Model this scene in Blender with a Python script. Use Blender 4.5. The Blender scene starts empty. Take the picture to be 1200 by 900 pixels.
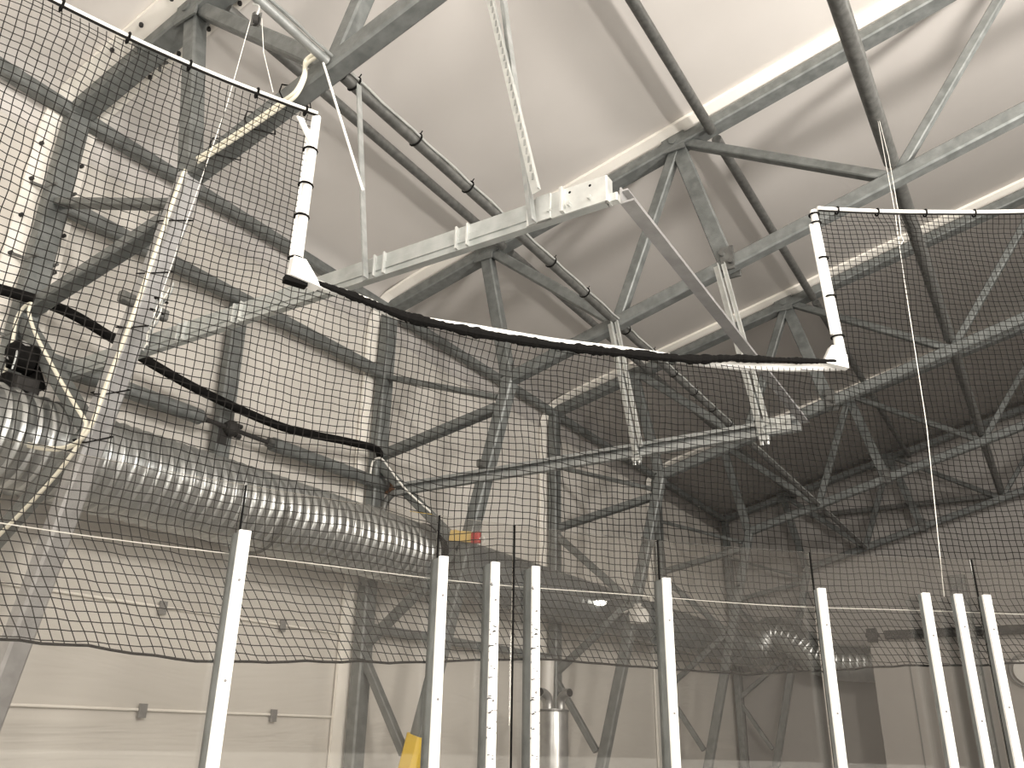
import bpy, math, random
from mathutils import Vector as V, Matrix
random.seed(7)
EYE = 1.65                                    # camera height above the ice
scene = bpy.context.scene
COL = scene.collection
PI = math.pi

# ------------------------------------------------------------------ camera (measured from the verticals and purlins of the hall)
FPX, PITCH, YAW, ROLL = 990.27, .39391, .564157, .018077
fh = V((-math.sin(YAW), math.cos(YAW), 0)); r0 = V((math.cos(YAW), math.sin(YAW), 0)); zz = V((0, 0, 1))
FW = math.cos(PITCH)*fh + math.sin(PITCH)*zz
u0 = -math.sin(PITCH)*fh + math.cos(PITCH)*zz
RT = math.cos(ROLL)*r0 + math.sin(ROLL)*u0
UP = -math.sin(ROLL)*r0 + math.cos(ROLL)*u0
CAM = V((0, 0, EYE))
def ray(x, y): return (x-600)*RT + (450-y)*UP + FPX*FW
def onY(x, y, Y): d = ray(x, y); return CAM + d*(Y/d.y)
def onX(x, y, X): d = ray(x, y); return CAM + d*(X/d.x)
cd = bpy.data.cameras.new('camera'); cam = bpy.data.objects.new('camera', cd); COL.objects.link(cam)
cd.sensor_width = 36; cd.lens = FPX/1200*36; cd.clip_start = .05; cd.clip_end = 200
M = Matrix((RT, UP, -FW)).transposed().to_4x4(); M.translation = CAM
cam.matrix_world = M
scene.camera = cam

# ------------------------------------------------------------------ materials
def mat(name, col, rough=.5, metal=0., col2=None, scale=6., bump=0., bscale=20., emit=None, spec=.5):
    m = bpy.data.materials.new(name); m.use_nodes = True
    nt = m.node_tree; b = nt.nodes['Principled BSDF']
    b.inputs['Base Color'].default_value = (*col, 1); b.inputs['Roughness'].default_value = rough
    b.inputs['Metallic'].default_value = metal; b.inputs['Specular IOR Level'].default_value = spec
    tc = nt.nodes.new('ShaderNodeTexCoord')
    if col2:
        n = nt.nodes.new('ShaderNodeTexNoise'); n.inputs['Scale'].default_value = scale; n.inputs['Detail'].default_value = 5
        r = nt.nodes.new('ShaderNodeValToRGB'); r.color_ramp.elements[0].position = .35; r.color_ramp.elements[1].position = .68
        r.color_ramp.elements[0].color = (*col, 1); r.color_ramp.elements[1].color = (*col2, 1)
        nt.links.new(tc.outputs['Object'], n.inputs['Vector']); nt.links.new(n.outputs['Fac'], r.inputs['Fac'])
        nt.links.new(r.outputs['Color'], b.inputs['Base Color'])
    if bump:
        n = nt.nodes.new('ShaderNodeTexNoise'); n.inputs['Scale'].default_value = bscale; n.inputs['Detail'].default_value = 4
        k = nt.nodes.new('ShaderNodeBump'); k.inputs['Strength'].default_value = bump; k.inputs['Distance'].default_value = .02
        nt.links.new(tc.outputs['Object'], n.inputs['Vector']); nt.links.new(n.outputs['Fac'], k.inputs['Height'])
        nt.links.new(k.outputs['Normal'], b.inputs['Normal'])
    if emit:
        b.inputs['Emission Color'].default_value = (*emit[0], 1); b.inputs['Emission Strength'].default_value = emit[1]
    return m
M_ = {}
M_['steel'] = mat('galvanised_steel', (.128, .136, .130), .5, .3, (.196, .205, .197), 9, .12, 60)
M_['column'] = mat('lightened_zinc', (.31, .305, .30), .45, .3, (.40, .395, .39), 8, .1, 50)  # brightened to put the near column's lit look into the colour
M_['tube'] = mat('dark_galvanised_tube', (.105, .105, .098), .42, .45, (.17, .17, .16), 14, .1, 50)
M_['zinc'] = mat('bright_zinc', (.50, .51, .49), .38, .45, (.62, .63, .60), 10)
M_['rail'] = mat('rail_zinc', (.36, .38, .365), .40, .4, (.45, .465, .45), 10)
M_['dullzinc'] = mat('dull_zinc', (.30, .315, .305), .42, .45, (.42, .43, .42), 10)
M_['membrane'] = mat('white_tent_membrane', (.665, .63, .595), .62, 0, (.70, .665, .63), .7, .2, 1.3)
M_['gable'] = mat('darkened_gable_sheet', (.33, .31, .29), .65, 0, (.36, .34, .315), .6, .35, 1.0)  # dim far end put into the colour, darker than the tent membrane
M_['plank'] = mat('white_clamp_plank', (.86, .82, .75), .45)
M_['ice'] = mat('ice', (.40, .40, .40), .3, 0, (.46, .46, .46), 2)
M_['white'] = mat('white_enamel', (.93, .92, .89), .35, 0, (.90, .885, .85), 30)
M_['pipe'] = mat('white_plastic_pipe', (.93, .92, .88), .4)
M_['black'] = mat('black_rubber', (.009, .0085, .008), .8, spec=.06)
M_['net'] = mat('black_net_twine', (.014, .013, .012), .8, spec=.06)
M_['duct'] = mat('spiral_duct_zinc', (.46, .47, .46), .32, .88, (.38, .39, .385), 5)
M_['ductfar'] = mat('dull_duct_zinc', (.25, .26, .255), .38, .6, (.20, .21, .21), 4)  # darker zinc for the far run of the duct
M_['cream'] = mat('cream_cable', (.80, .76, .63), .5)
M_['rope'] = mat('white_cord', (.86, .84, .78), .7)
M_['yellow'] = mat('yellow_foam', (.78, .52, .03), .6)
M_['paleyellow'] = mat('pale_yellow_strap', (.62, .44, .15), .7)
M_['red'] = mat('red_plastic', (.42, .05, .04), .5)
M_['brown'] = mat('rusty_cap', (.22, .12, .07), .6)
M_['bag'] = mat('milky_plastic', (.62, .60, .56), .4)
M_['darkpaint'] = mat('dark_paint', (.04, .038, .036), .6, spec=.12)
M_['grey'] = mat('grey_plastic', (.20, .195, .185), .5)
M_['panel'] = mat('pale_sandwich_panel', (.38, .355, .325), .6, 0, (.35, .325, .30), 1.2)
M_['lamp'] = mat('lamp_glass', (.9, .9, .85), .3, emit=((1, .96, .88), 6))
M_['steeltank'] = mat('tank_steel', (.42, .42, .41), .3, .8, (.34, .34, .33), 8)

def scuffed():
    m = mat('scuffed_white_enamel', (.90, .885, .84), .35); nt = m.node_tree; b = nt.nodes['Principled BSDF']
    tc = nt.nodes.new('ShaderNodeTexCoord'); mp = nt.nodes.new('ShaderNodeMapping'); mp.inputs['Scale'].default_value = (22, 22, 60)
    n = nt.nodes.new('ShaderNodeTexNoise'); n.inputs['Scale'].default_value = 1.0; n.inputs['Detail'].default_value = 3
    r = nt.nodes.new('ShaderNodeValToRGB'); r.color_ramp.elements[0].position = .63; r.color_ramp.elements[1].position = .66
    r.color_ramp.elements[0].color = (.93, .915, .885, 1); r.color_ramp.elements[1].color = (.03, .03, .03, 1)
    nt.links.new(tc.outputs['Object'], mp.inputs['Vector']); nt.links.new(mp.outputs['Vector'], n.inputs['Vector'])
    nt.links.new(n.outputs['Fac'], r.inputs['Fac']); nt.links.new(r.outputs['Color'], b.inputs['Base Color'])
    return m
M_['scuffed'] = scuffed()

def glass():
    m = bpy.data.materials.new('acrylic_glass'); m.use_nodes = True; nt = m.node_tree; nt.nodes.clear()
    out = nt.nodes.new('ShaderNodeOutputMaterial'); tr = nt.nodes.new('ShaderNodeBsdfTransparent'); tr.inputs[0].default_value = (.955, .95, .94, 1)
    gl = nt.nodes.new('ShaderNodeBsdfGlossy'); gl.inputs['Roughness'].default_value = .012; gl.inputs['Color'].default_value = (.95, .95, .93, 1)
    df = nt.nodes.new('ShaderNodeBsdfDiffuse'); df.inputs[0].default_value = (.75, .72, .68, 1)
    fr = nt.nodes.new('ShaderNodeFresnel'); fr.inputs['IOR'].default_value = 1.55
    a = nt.nodes.new('ShaderNodeMixShader'); b = nt.nodes.new('ShaderNodeMixShader'); b.inputs[0].default_value = .004
    nt.links.new(fr.outputs[0], a.inputs[0]); nt.links.new(tr.outputs[0], a.inputs[1]); nt.links.new(gl.outputs[0], a.inputs[2])
    nt.links.new(a.outputs[0], b.inputs[1]); nt.links.new(df.outputs[0], b.inputs[2]); nt.links.new(b.outputs[0], out.inputs[0])
    return m
M_['glass'] = glass()

# ------------------------------------------------------------------ mesh builder
class MB:
    def __init__(s): s.v = []; s.f = []
    def add(s, vs, fs):
        o = len(s.v); s.v += [tuple(p) for p in vs]; s.f += [tuple(i+o for i in f) for f in fs]; return s
    def loft(s, rings, closed=False):
        n = len(rings[0]); vs = [p for r in rings for p in r]; fs = []
        k = len(rings)
        for i in range(k if closed else k-1):
            a = i*n; b = ((i+1) % k)*n
            for j in range(n):
                jj = (j+1) % n; fs.append((a+j, a+jj, b+jj, b+j))
        if not closed:
            fs.append(tuple(range(n))[::-1]); fs.append(tuple((k-1)*n+j for j in range(n)))
        return s.add(vs, fs)
    def section(s, p0, p1, sec, up):
        p0 = V(p0); p1 = V(p1); d = (p1-p0).normalized(); up = V(up)
        side = d.cross(up).normalized(); up = side.cross(d).normalized()
        return s.loft([[p+side*a+up*b for a, b in sec] for p in (p0, p1)])
    def beam(s, p0, p1, w, h=None, up=(0, 1, 0), c=.12):          # box section with chamfered edges; h runs along up
        h = h or w; k = c*min(w, h); a, b = w/2, h/2
        return s.section(p0, p1, [(-a+k, -b), (a-k, -b), (a, -b+k), (a, b-k), (a-k, b), (-a+k, b), (-a, b-k), (-a, -b+k)], up)
    def prof(s, p0, p1, w, h, t, up, flip=1, lip=.02):             # lipped C section: web at the back, flanges towards side*flip
        a, b = w*flip, h/2; e = t*flip
        sec = [(0, -b), (a, -b), (a, -b+lip), (a-e, -b+lip), (a-e, -b+t), (e, -b+t), (e, b-t), (a-e, b-t), (a-e, b-lip), (a, b-lip), (a, b), (0, b)]
        return s.section(p0, p1, sec if flip > 0 else sec[::-1], up)
    def angle(s, p0, p1, w, h, t, up, flip=1):                    # L section
        a = w*flip; e = t*flip
        sec = [(0, 0), (a, 0), (a, t), (e, t), (e, h), (0, h)]
        return s.section(p0, p1, sec if flip > 0 else sec[::-1], up)
    def box(s, c, sz, ax=None):
        c = V(c); X, Y, Z = ax or (V((1, 0, 0)), V((0, 1, 0)), V((0, 0, 1)))
        h = .1*min(sz); a, b = sz[0]/2, sz[1]/2
        sec = [(-a+h, -b), (a-h, -b), (a, -b+h), (a, b-h), (a-h, b), (-a+h, b), (-a, b-h), (-a, -b+h)]
        return s.loft([[c+X*x+Y*y+Z*(q*sz[2]/2) for x, y in sec] for q in (-1, 1)])
    def tube(s, pts, r, n=10, closed=False):
        pts = [V(p) for p in pts]; rr = r if isinstance(r, (list, tuple)) else [r]*len(pts)
        rings = []; k = len(pts); d = (pts[1]-pts[0]).normalized()
        nrm = d.orthogonal().normalized()
        for i, p in enumerate(pts):
            if closed: d = (pts[(i+1) % k]-pts[i-1]).normalized()
            else: d = (pts[min(i+1, k-1)]-pts[max(i-1, 0)]).normalized()
            nrm = (nrm-d*nrm.dot(d)).normalized(); b = d.cross(nrm)
            rings.append([p+(nrm*math.cos(t)+b*math.sin(t))*rr[i] for t in [2*PI*j/n for j in range(n)]])
        return s.loft(rings, closed)
    def cyl(s, p0, p1, r, n=14): return s.tube([p0, p1], r, n)
    def ball(s, c, r, n=10):
        c = V(c); pts = [c+V((0, 0, -r*math.cos(PI*(i+.02)/(n+.04)))) for i in range(n+1)]
        rr = [max(r*math.sin(PI*(i+.02)/(n+.04)), r*.02) for i in range(n+1)]
        return s.tube(pts, rr, 12)
def smoothpath(pts, n=6):
    pts = [V(p) for p in pts]; out = []
    for i in range(len(pts)-1):
        a, b, c, d = pts[max(i-1, 0)], pts[i], pts[i+1], pts[min(i+2, len(pts)-1)]
        for k in range(n):
            t = k/n
            out.append(.5*((2*b)+(c-a)*t+(2*a-5*b+4*c-d)*t*t+(3*b-a-3*c+d)*t*t*t))
    return out+[pts[-1]]

LOC = {}
def tag(o, label=None, cat=None, group=None, kind=None):
    if label: o['label'] = label
    if cat: o['category'] = cat
    if group: o['group'] = group
    if kind: o['kind'] = kind
    return o
def empty(name, loc, label, cat, group=None):
    o = bpy.data.objects.new(name, None); COL.objects.link(o); o.location = loc; o.empty_display_size = .1
    LOC[o.name] = V(loc); return tag(o, label, cat, group)
def mk(name, mb, m, parent=None, smooth=False, origin=None):
    base = LOC[parent.name] if parent else V(origin if origin else (0, 0, 0))
    me = bpy.data.meshes.new(name); me.from_pydata([tuple(V(p)-base) for p in mb.v], [], mb.f)
    me.materials.append(M_[m] if isinstance(m, str) else m)
    if smooth:
        me.polygons.foreach_set('use_smooth', [True]*len(me.polygons))
        try: me.set_sharp_from_angle(angle=math.radians(40))
        except Exception: pass
    me.update()
    o = bpy.data.objects.new(name, me); COL.objects.link(o)
    LOC[o.name] = base
    if parent: o.parent = parent
    else: o.location = base
    return o
def thing(name, mb, m, label, cat, group=None, smooth=False):
    c = sum((V(p) for p in mb.v), V())/len(mb.v); c.z = min(p[2] for p in mb.v)
    return tag(mk(name, mb, m, None, smooth, c), label, cat, group)
def copy_tree(o, parent=None):
    c = o.copy(); COL.objects.link(c)
    if parent: c.parent = parent
    for ch in list(o.children): copy_tree(ch, c)
    return c
def Z(z): return z+EYE

# ------------------------------------------------------------------ hall geometry
XO, ZE = -7.55, Z(5.84)                 # eave node of the outer chord
SL = .245; RX = 9.0                     # roof slope and ridge
def ztop(x): return ZE+SL*(min(x, 2*RX-x)-XO)
def zbot(x): x = min(x, 2*RX-x); return Z(4.25)+.272*(x+5.42)
TY = [3.5, 8.5, 13.5, 18.5, 23.5]
YB, YF = 24.15, -21.5
XR = 2*RX-XO
WX = XO-.20

# floor, walls, ceiling --------------------------------------------------
mb = MB(); mb.add([(WX-.05, YF, 0), (XR+.25, YF, 0), (XR+.25, YB, 0), (WX-.05, YB, 0), (WX-.05, YF, -.1), (XR+.25, YF, -.1), (XR+.25, YB, -.1), (WX-.05, YB, -.1)],
       [(0, 1, 2, 3), (7, 6, 5, 4), (0, 4, 5, 1), (1, 5, 6, 2), (2, 6, 7, 3), (3, 7, 4, 0)])
tag(mk('floor', mb, 'ice'), kind='structure')
zc = ztop(XO)+.02
arc = []                                                        # rounded eave of the membrane
for i in range(9):
    a = PI-i/8*(PI/2-math.atan(SL)); arc.append((WX+.55+.55*math.cos(a), Z(5.50)+.55*math.sin(a)))
off = arc[-1][1]-SL*arc[-1][0]
rp = off+SL*RX
def sheet(poly, y0, y1, t=.03, n=1):
    m = MB(); ys = [y0+(y1-y0)*i/n for i in range(n+1)]; k = len(poly)
    vs = [(x, y, z) for y in ys for x, z in poly]
    fs = [(i*k+j, (i+1)*k+j, (i+1)*k+j+1, i*k+j+1) for i in range(n) for j in range(k-1)]
    m.add(vs, fs); return m
def solid(o, t):
    md = o.modifiers.new('thickness', 'SOLIDIFY'); md.thickness = t; md.offset = 1; return o
def curtain():
    m = mat('white_wall_curtain', (.575, .545, .495), .6, 0, (.61, .58, .53), .9); nt = m.node_tree; b = nt.nodes['Principled BSDF']
    tc = nt.nodes.new('ShaderNodeTexCoord'); mp = nt.nodes.new('ShaderNodeMapping'); mp.inputs['Scale'].default_value = (1, .35, 2.6)
    n_ = nt.nodes.new('ShaderNodeTexNoise'); n_.inputs['Scale'].default_value = 1.0; n_.inputs['Detail'].default_value = 3; n_.inputs['Distortion'].default_value = .8
    k = nt.nodes.new('ShaderNodeBump'); k.inputs['Strength'].default_value = .6; k.inputs['Distance'].default_value = .08
    nt.links.new(tc.outputs['Object'], mp.inputs['Vector']); nt.links.new(mp.outputs['Vector'], n_.inputs['Vector'])
    nt.links.new(n_.outputs['Fac'], k.inputs['Height']); nt.links.new(k.outputs['Normal'], b.inputs['Normal'])
    return m
M_['curtain'] = curtain()
o = mk('wall_left', sheet([(WX, 0), (WX, Z(5.50))], YF, YB), 'curtain'); solid(o, -.04); tag(o, kind='structure')
cl = arc+[(RX, rp)]; cr = [(2*RX-x, z) for x, z in arc][::-1]
o = mk('ceiling', sheet(cl+cr, YF, YB), 'membrane', smooth=True); solid(o, -.04); tag(o, kind='structure')
o = mk('wall_right', sheet([(2*RX-WX, Z(5.50)), (2*RX-WX, 0)], YF, YB), 'membrane'); solid(o, -.04); tag(o, kind='structure')
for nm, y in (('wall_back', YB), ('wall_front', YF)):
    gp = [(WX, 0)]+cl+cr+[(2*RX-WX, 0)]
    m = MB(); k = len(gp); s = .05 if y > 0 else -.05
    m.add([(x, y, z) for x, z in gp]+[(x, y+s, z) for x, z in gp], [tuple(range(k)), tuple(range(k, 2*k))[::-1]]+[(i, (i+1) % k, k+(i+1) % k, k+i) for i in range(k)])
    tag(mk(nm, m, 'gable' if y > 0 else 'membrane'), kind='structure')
# pale inner wall of panels in front of the far gable
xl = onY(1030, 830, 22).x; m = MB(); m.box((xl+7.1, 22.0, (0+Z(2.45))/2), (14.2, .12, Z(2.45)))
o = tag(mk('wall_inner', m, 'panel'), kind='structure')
for i in range(9):
    mm = MB().box((xl+.8+i*1.35, 21.93, Z(.4)), (.03, .02, 4.0)); mk('joint_strip', mm, 'grey', o)

# ------------------------------------------------------------------ roof trusses
def truss_tree():
    L = 'nearest grey steel roof truss, its thick chord crossing the upper left corner above the net'
    t = empty('roof_truss', (XO, 0, 0), L, 'roof truss', 'steel roof trusses across the hall')
    P = lambda x, z: (x, 0, z)
    def member(name, a, b, w, h=None, m='steel', dy=0):
        q = MB(); q.beam((a[0], dy, a[1]), (b[0], dy, b[1]), w, h or w); return mk(name, q, m, t)
    member('outer_column', (XO, 0), (XO, ZE+.05), .17, .22)
    member('inner_column', (-7.02, 0), (-5.41, Z(4.25)), .17, None, 'column')
    member('base_plate', (XO-.15, .01), (-6.75, .01), .02, .4)
    q = MB(); q.beam(P(XO-.02, ZE-.02), P(RX, ztop(RX)), .15, .23); mk('top_chord', q, 'steel', t)
    q = MB(); q.beam(P(2*RX-XO, ZE), P(RX, ztop(RX)), .15, .23); mk('top_chord', q, 'steel', t)
    q = MB(); q.beam(P(-5.45, zbot(-5.45)), P(RX, zbot(RX)), .16, .16); mk('bottom_chord', q, 'steel', t)
    q = MB(); q.beam(P(2*RX+5.45, zbot(-5.45)), P(RX, zbot(RX)), .16, .16); mk('bottom_chord', q, 'steel', t)
    q = MB(); q.beam(P(XR, 0), P(XR, ZE), .16); mk('outer_column', q, 'steel', t)
    q = MB(); q.beam(P(2*RX+7.02, 0), P(2*RX+5.41, Z(4.25)), .16); mk('inner_column', q, 'steel', t)
    W = lambda a, b, w, h=None: member('web_member', a, b, w, h)
    T1, T2, T3 = (-5.84, ztop(-5.84)), (-2.95, ztop(-2.95)), (1.15, ztop(1.15))
    I, B1, Bm, B2, B3 = (-5.42, Z(4.25)), (-3.87, zbot(-3.87)), (-2.45, zbot(-2.45)), (-.57, zbot(-.57)), (3.45, zbot(3.45))
    W((XO, Z(4.74)), (-5.58, Z(4.03)), .07, .12)
    W((XO, Z(3.53)), (-5.60, Z(3.89)), .12, .15)
    W((XO, Z(3.45)), (-6.10, Z(2.15)), .12, .13)
    W((-6.12, Z(2.08)), (XO, Z(1.00)), .11, .12)
    W((XO, Z(.93)), (-6.78, Z(-.22)), .10, .11)
    W(T1, (-5.44, Z(4.3)), .17, .15)
    W((T1[0]+.1, T1[1]), B1, .14, .13)
    W(B1, T2, .13, .13); W(T2, Bm, .19, .11)
    W((T2[0]+.1, T2[1]), B2, .11, .12); W(B2, T3, .10, .11)
    W(T3, (1.75, zbot(1.75)), .17, .11); W(T3, B3, .11, .12); W(B3, (5.25, ztop(5.25)), .11, .12); W((5.25, ztop(5.25)), (7.3, zbot(7.3)), .11, .12)
    W((7.3, zbot(7.3)), (RX, ztop(RX)), .11)
    # hinge fitting where the hanger meets the bottom chord
    for s in (-1, 1):
        q = MB()
        q.box((Bm[0]+.03, s*.10, Bm[1]+.04), (.16, .03, .30)); q.cyl((Bm[0]+.03+.05, s*.08, Bm[1]-.02), (Bm[0]+.08, s*.16, Bm[1]-.02), .03)
        q.cyl((Bm[0]-.02, s*.08, Bm[1]+.1), (Bm[0]-.02, s*.16, Bm[1]+.1), .03)
        mk('hinge_plate', q, 'tube', t)
    for a, b in (((-2.97, Z(6.98)), 0), ((-5.83, Z(6.26)), 0)):
        q = MB(); q.cyl((a[0], -.13, a[1]), (a[0], .13, a[1]), .055); q.box((a[0], -.1, a[1]-.02), (.3, .02, .26)); mk('gusset_plate', q, 'steel', t)
    # short bar across the inner column
    q = MB(); q.beam((-5.72, -.20, Z(3.12)), (-5.72, .22, Z(3.12)), .07, .09, up=(0, 0, 1)); mk('cross_bar', q, 'tube', t)
    # white clamping planks that hold the membrane
    n = V((-SL, 0, 1)).normalized()
    q = MB()
    q.section(V((-6.95, 0, ztop(-6.95)))+n*.115, V((RX, 0, ztop(RX)))+n*.115, [(-.27, -.02), (.27, -.02), (.27, .02), (-.27, .02)], n)
    mk('roof_plank', q, 'plank', t)
    q = MB(); q.section((WX+.045, 0, 0), (WX+.045, 0, Z(5.35)), [(-.02, -.27), (.02, -.27), (.02, .27), (-.02, .27)], (0, 1, 0))
    mk('wall_plank', q, 'plank', t)
    q = MB(); pts = [V((WX+.045, 0, Z(5.35)))]+[V((x, 0, z))+(V((WX+.55, 0, Z(5.50)))-V((x, 0, z))).normalized()*.05 for x, z in arc]+[V((-6.95, 0, ztop(-6.95)))+n*.115]
    rings = []
    for i, p in enumerate(pts):
        d = (pts[min(i+1, len(pts)-1)]-pts[max(i-1, 0)]).normalized(); nn = V((-d.z, 0, d.x))
        rings.append([p+nn*a+V((0, b, 0)) for a, b in ((-.02, -.27), (.02, -.27), (.02, .27), (-.02, .27))])
    q.loft(rings); mk('eave_plank', q, 'plank', t)
    return t
proto = truss_tree()
TL = ['nearest grey steel roof truss, its thick chord crossing the upper left corner above the net',
      'second grey steel roof truss from the camera, carrying the bright rail through its lower nodes',
      'third grey steel roof truss from the camera, seen through the net right of the middle',
      'fourth grey steel roof truss, small and dim behind the third',
      'farthest steel roof truss, standing dark against the gable wall']
trusses = []
for i, y in enumerate(TY):
    t = proto if i == 0 else copy_tree(proto)
    t.location = (XO, y, 0); t['label'] = TL[i]; trusses.append(t)
    if i:
        for c in t.children:
            if c.name.startswith('inner_column'): c.material_slots[0].link = 'OBJECT'; c.material_slots[0].material = M_['steel']  # farther columns get darker steel; only the near one is painted brighter
    if i == 4:
        for c in list(t.children):
            if 'plank' in c.name: bpy.data.objects.remove(c)
LOC[proto.name] = V((XO, TY[0], 0))
# bolts and clamp rods on the planks of the nearest truss
t = trusses[0]
def child(o, n): return [c for c in o.children if c.name.split('.')[0] == n][0]
n = V((-SL, 0, 1)).normalized()
rp_, wp_ = child(t, 'roof_plank'), child(t, 'wall_plank')
for s in (-1, 1):
    for x in [-6.75+.42*i for i in range(7)]:
        p = V((x, TY[0]+s*.215, ztop(x)))+n*.095
        b = mk('bolt', MB().cyl(p, p-n*.035, .021, 6), 'darkpaint', t); b.parent = t
    for z in [Z(2.0)+.42*i for i in range(9)]:
        p = V((WX+.065, TY[0]+s*.215, z)); mk('bolt', MB().cyl(p, p+V((.035, 0, 0)), .021, 6), 'darkpaint', t)
for s in (-1, 1):
    for z in [Z(3.3), Z(4.1), Z(4.9)]:
        p = V((WX+.08, TY[0]+s*.215, z)); q = V((XO-.02, TY[0]+s*.1, z-.04))
        mk('clamp_rod', MB().tube([p, q, q+V((.16, 0, 0))], .016, 8), 'tube', t)
    for x in [-6.5, -5.3]:
        p = V((x, TY[0]+s*.215, ztop(x)))+n*.09
        q = p-n*.1-V((0, s*.08, 0)); mk('clamp_rod', MB().tube([p, q, q-n*.1], .016, 8), 'tube', t)

# ------------------------------------------------------------------ longitudinal members, one per bay
BAY = ['before the first truss', 'between first and second truss', 'between second and third truss', 'between third and fourth truss', 'in the last bay before the gable']
def bays(name, x, z, what, cat, group, mk_bay, rng=range(0, 5), m='steel', smooth=False):
    for i in rng:
        y0, y1 = (TY[i-1] if i else TY[0]-5), TY[i]
        q = MB(); mk_bay(q, x, z, y0+.09, y1-.09)
        thing(name, q, m, f'{what}, {BAY[i]}', cat, group, smooth)
def sq(w, h=None): return lambda q, x, z, a, b: q.beam((x, a, z), (x, b, z), w, h or w, up=(0, 0, 1))
def rd(r): return lambda q, x, z, a, b: q.cyl((x, a, z), (x, b, z), r, 16)
bays('eave_beam', XO+.005, Z(5.80), 'square grey eave beam atop the left wall', 'beam', 'eave beams along the left wall', sq(.14))
bays('wall_rail', XO, Z(4.76), 'grey square wall rail below the eave', 'beam', 'wall rails along the left wall', sq(.14, .15), rng=range(1, 2))
bays('purlin_tube', -2.47, Z(7.0)-.06, 'dark round purlin tube high under the roof', 'tube', 'roof purlin tubes', rd(.062), range(1, 5), m='tube', smooth=True)
bays('ceiling_tube', -5.5, Z(6.28)-.05, 'dark round purlin tube near the eave', 'tube', 'roof purlin tubes near the eave', rd(.058), range(1, 5), m='tube', smooth=True)
bays('chord_tube', -.57, Z(5.74), 'thick round tube joining lower chords at right', 'tube', 'thick tubes joining the lower chords', rd(.08), range(1, 5), m='tube', smooth=True)
for i in range(0, 5):
    y0, y1 = (TY[i-1] if i else TY[0]-5)+.09, TY[i]-.09
    x, z = -3.86, Z(4.66)
    t = empty('cable_tube', (x, (y0+y1)/2, z), ('bright' if i == 0 else 'dark')+f' round tube carrying tied cables, {BAY[i]}', 'tube', 'round tubes with tied cables')
    mk('tube', MB().cyl((x, y0, z), (x, y1, z), .048 if i else .036, 16), 'dullzinc' if i == 0 else 'tube', t, True)
    mk('cable', MB().tube([(x+.056, y0+(y1-y0)*k/24, z+.02+.008*math.sin(k*2.1)) for k in range(25)], .011, 6), 'zinc' if i else 'dullzinc', t, True)
    mk('cable', MB().tube([(x+.02, y0+(y1-y0)*k/24, z+.056+.006*math.sin(k*1.7)) for k in range(25)], .009, 6), 'cream' if i else 'dullzinc', t, True)
    if i == 1 or i == 2:
        for k in range(6):
            yy = y0+.12+k*(y1-y0)/6.2
            mk('cable_tie', MB().tube([(x+.008+.062*math.cos(a), yy+.01*math.sin(a), z+.008+.062*math.sin(a)) for a in [2*PI*j/12 for j in range(12)]], .009, 6, True).cyl((x+.05, yy, z+.045), (x+.075, yy, z+.075), .005, 5), 'black', t)
# wall pipe with thin coupled rod in the near bay, plain pipes beyond
x, z = XO+.06, Z(3.14)
t = empty('tie_pipe', (x, 6, z), 'grey wall pipe narrowing to a dark threaded rod above the ribbed duct', 'pipe')
mk('pipe', MB().cyl((x, 3.6, z), (x, 5.5, z), .085, 18), 'steel', t, True)
mk('pipe', MB().cyl((x, 6.55, z), (x, 8.62, z), .085, 18), 'steel', t, True)
mk('rod', MB().cyl((x, 5.4, z), (x, 6.7, z), .026, 10), 'darkpaint', t, True)
for yy in (5.5, 6.53): mk('nut', MB().cyl((x, yy-.05, z), (x, yy+.05, z), .06, 6), 'tube', t)
q = MB(); q.ball((x, 5.93, z), .095); q.cyl((x, 5.84, z), (x, 6.02, z), .05, 8); q.box((x-.05, 5.86, z-.1), (.05, .12, .2)); q.cyl((x, 6.0, z+.06), (x, 6.07, z+.06), .03, 6); q.cyl((x, 6.0, z-.06), (x, 6.07, z-.06), .03, 6)
mk('coupling', q, 'darkpaint', t)
mk('end_cap', MB().cyl((x+.02, 8.62, z-.02), (x+.02, 8.70, z-.02), .095, 14).cyl((x+.1, 8.64, z-.1), (x+.3, 8.68, z-.14), .03, 8), 'brown', t)
q = MB(); q.beam((XO-.04, 5.92, Z(1.9)), (XO-.04, 5.86, Z(4.70)), .13, .2, up=(0, 1, 0)); thing('wall_post', q, 'steel', 'grey upright post on the left wall rising from behind the ribbed duct', 'post')
a = onX(452, 739, XO+.02); b = onX(640, 767, XO+.02)
q = MB(); q.beam((XO+.02, 8.6, a.z), (XO+.02, 13.4, a.z), .11, .11, up=(0, 0, 1)); thing('wall_rail', q, 'steel', 'dark low rail on the left wall behind the glass, second to third truss', 'beam')
# transverse bar on the gable
q = MB(); q.beam((-5.2, 23.68, Z(5.70)), (7, 23.68, Z(5.70)), .13, .13, up=(0, 0, 1)); thing('gable_bar', q, 'tube', 'dark level bar crossing in front of the far gable', 'beam')

# wall seams: white rods held by grey clips
for z, nm, ys in ((Z(.17), 'lower', (5.57, 7.27)), (Z(1.15), 'upper', (5.60, 7.25))):
    x = WX+.03
    t = empty('wall_rod', (x, 6, z), f'{nm} thin white rod with two grey clips across the pale left wall', 'rod')
    mk('rod', MB().cyl((x, 3.75, z), (x, 8.22, z), .013, 8), 'plank', t, True)
    for yy in ys: mk('clip', MB().box((x+.015, yy, z-.01), (.03, .085, .13)).box((x+.03, yy, z-.02), (.015, .06, .03)), 'grey', t)

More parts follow.
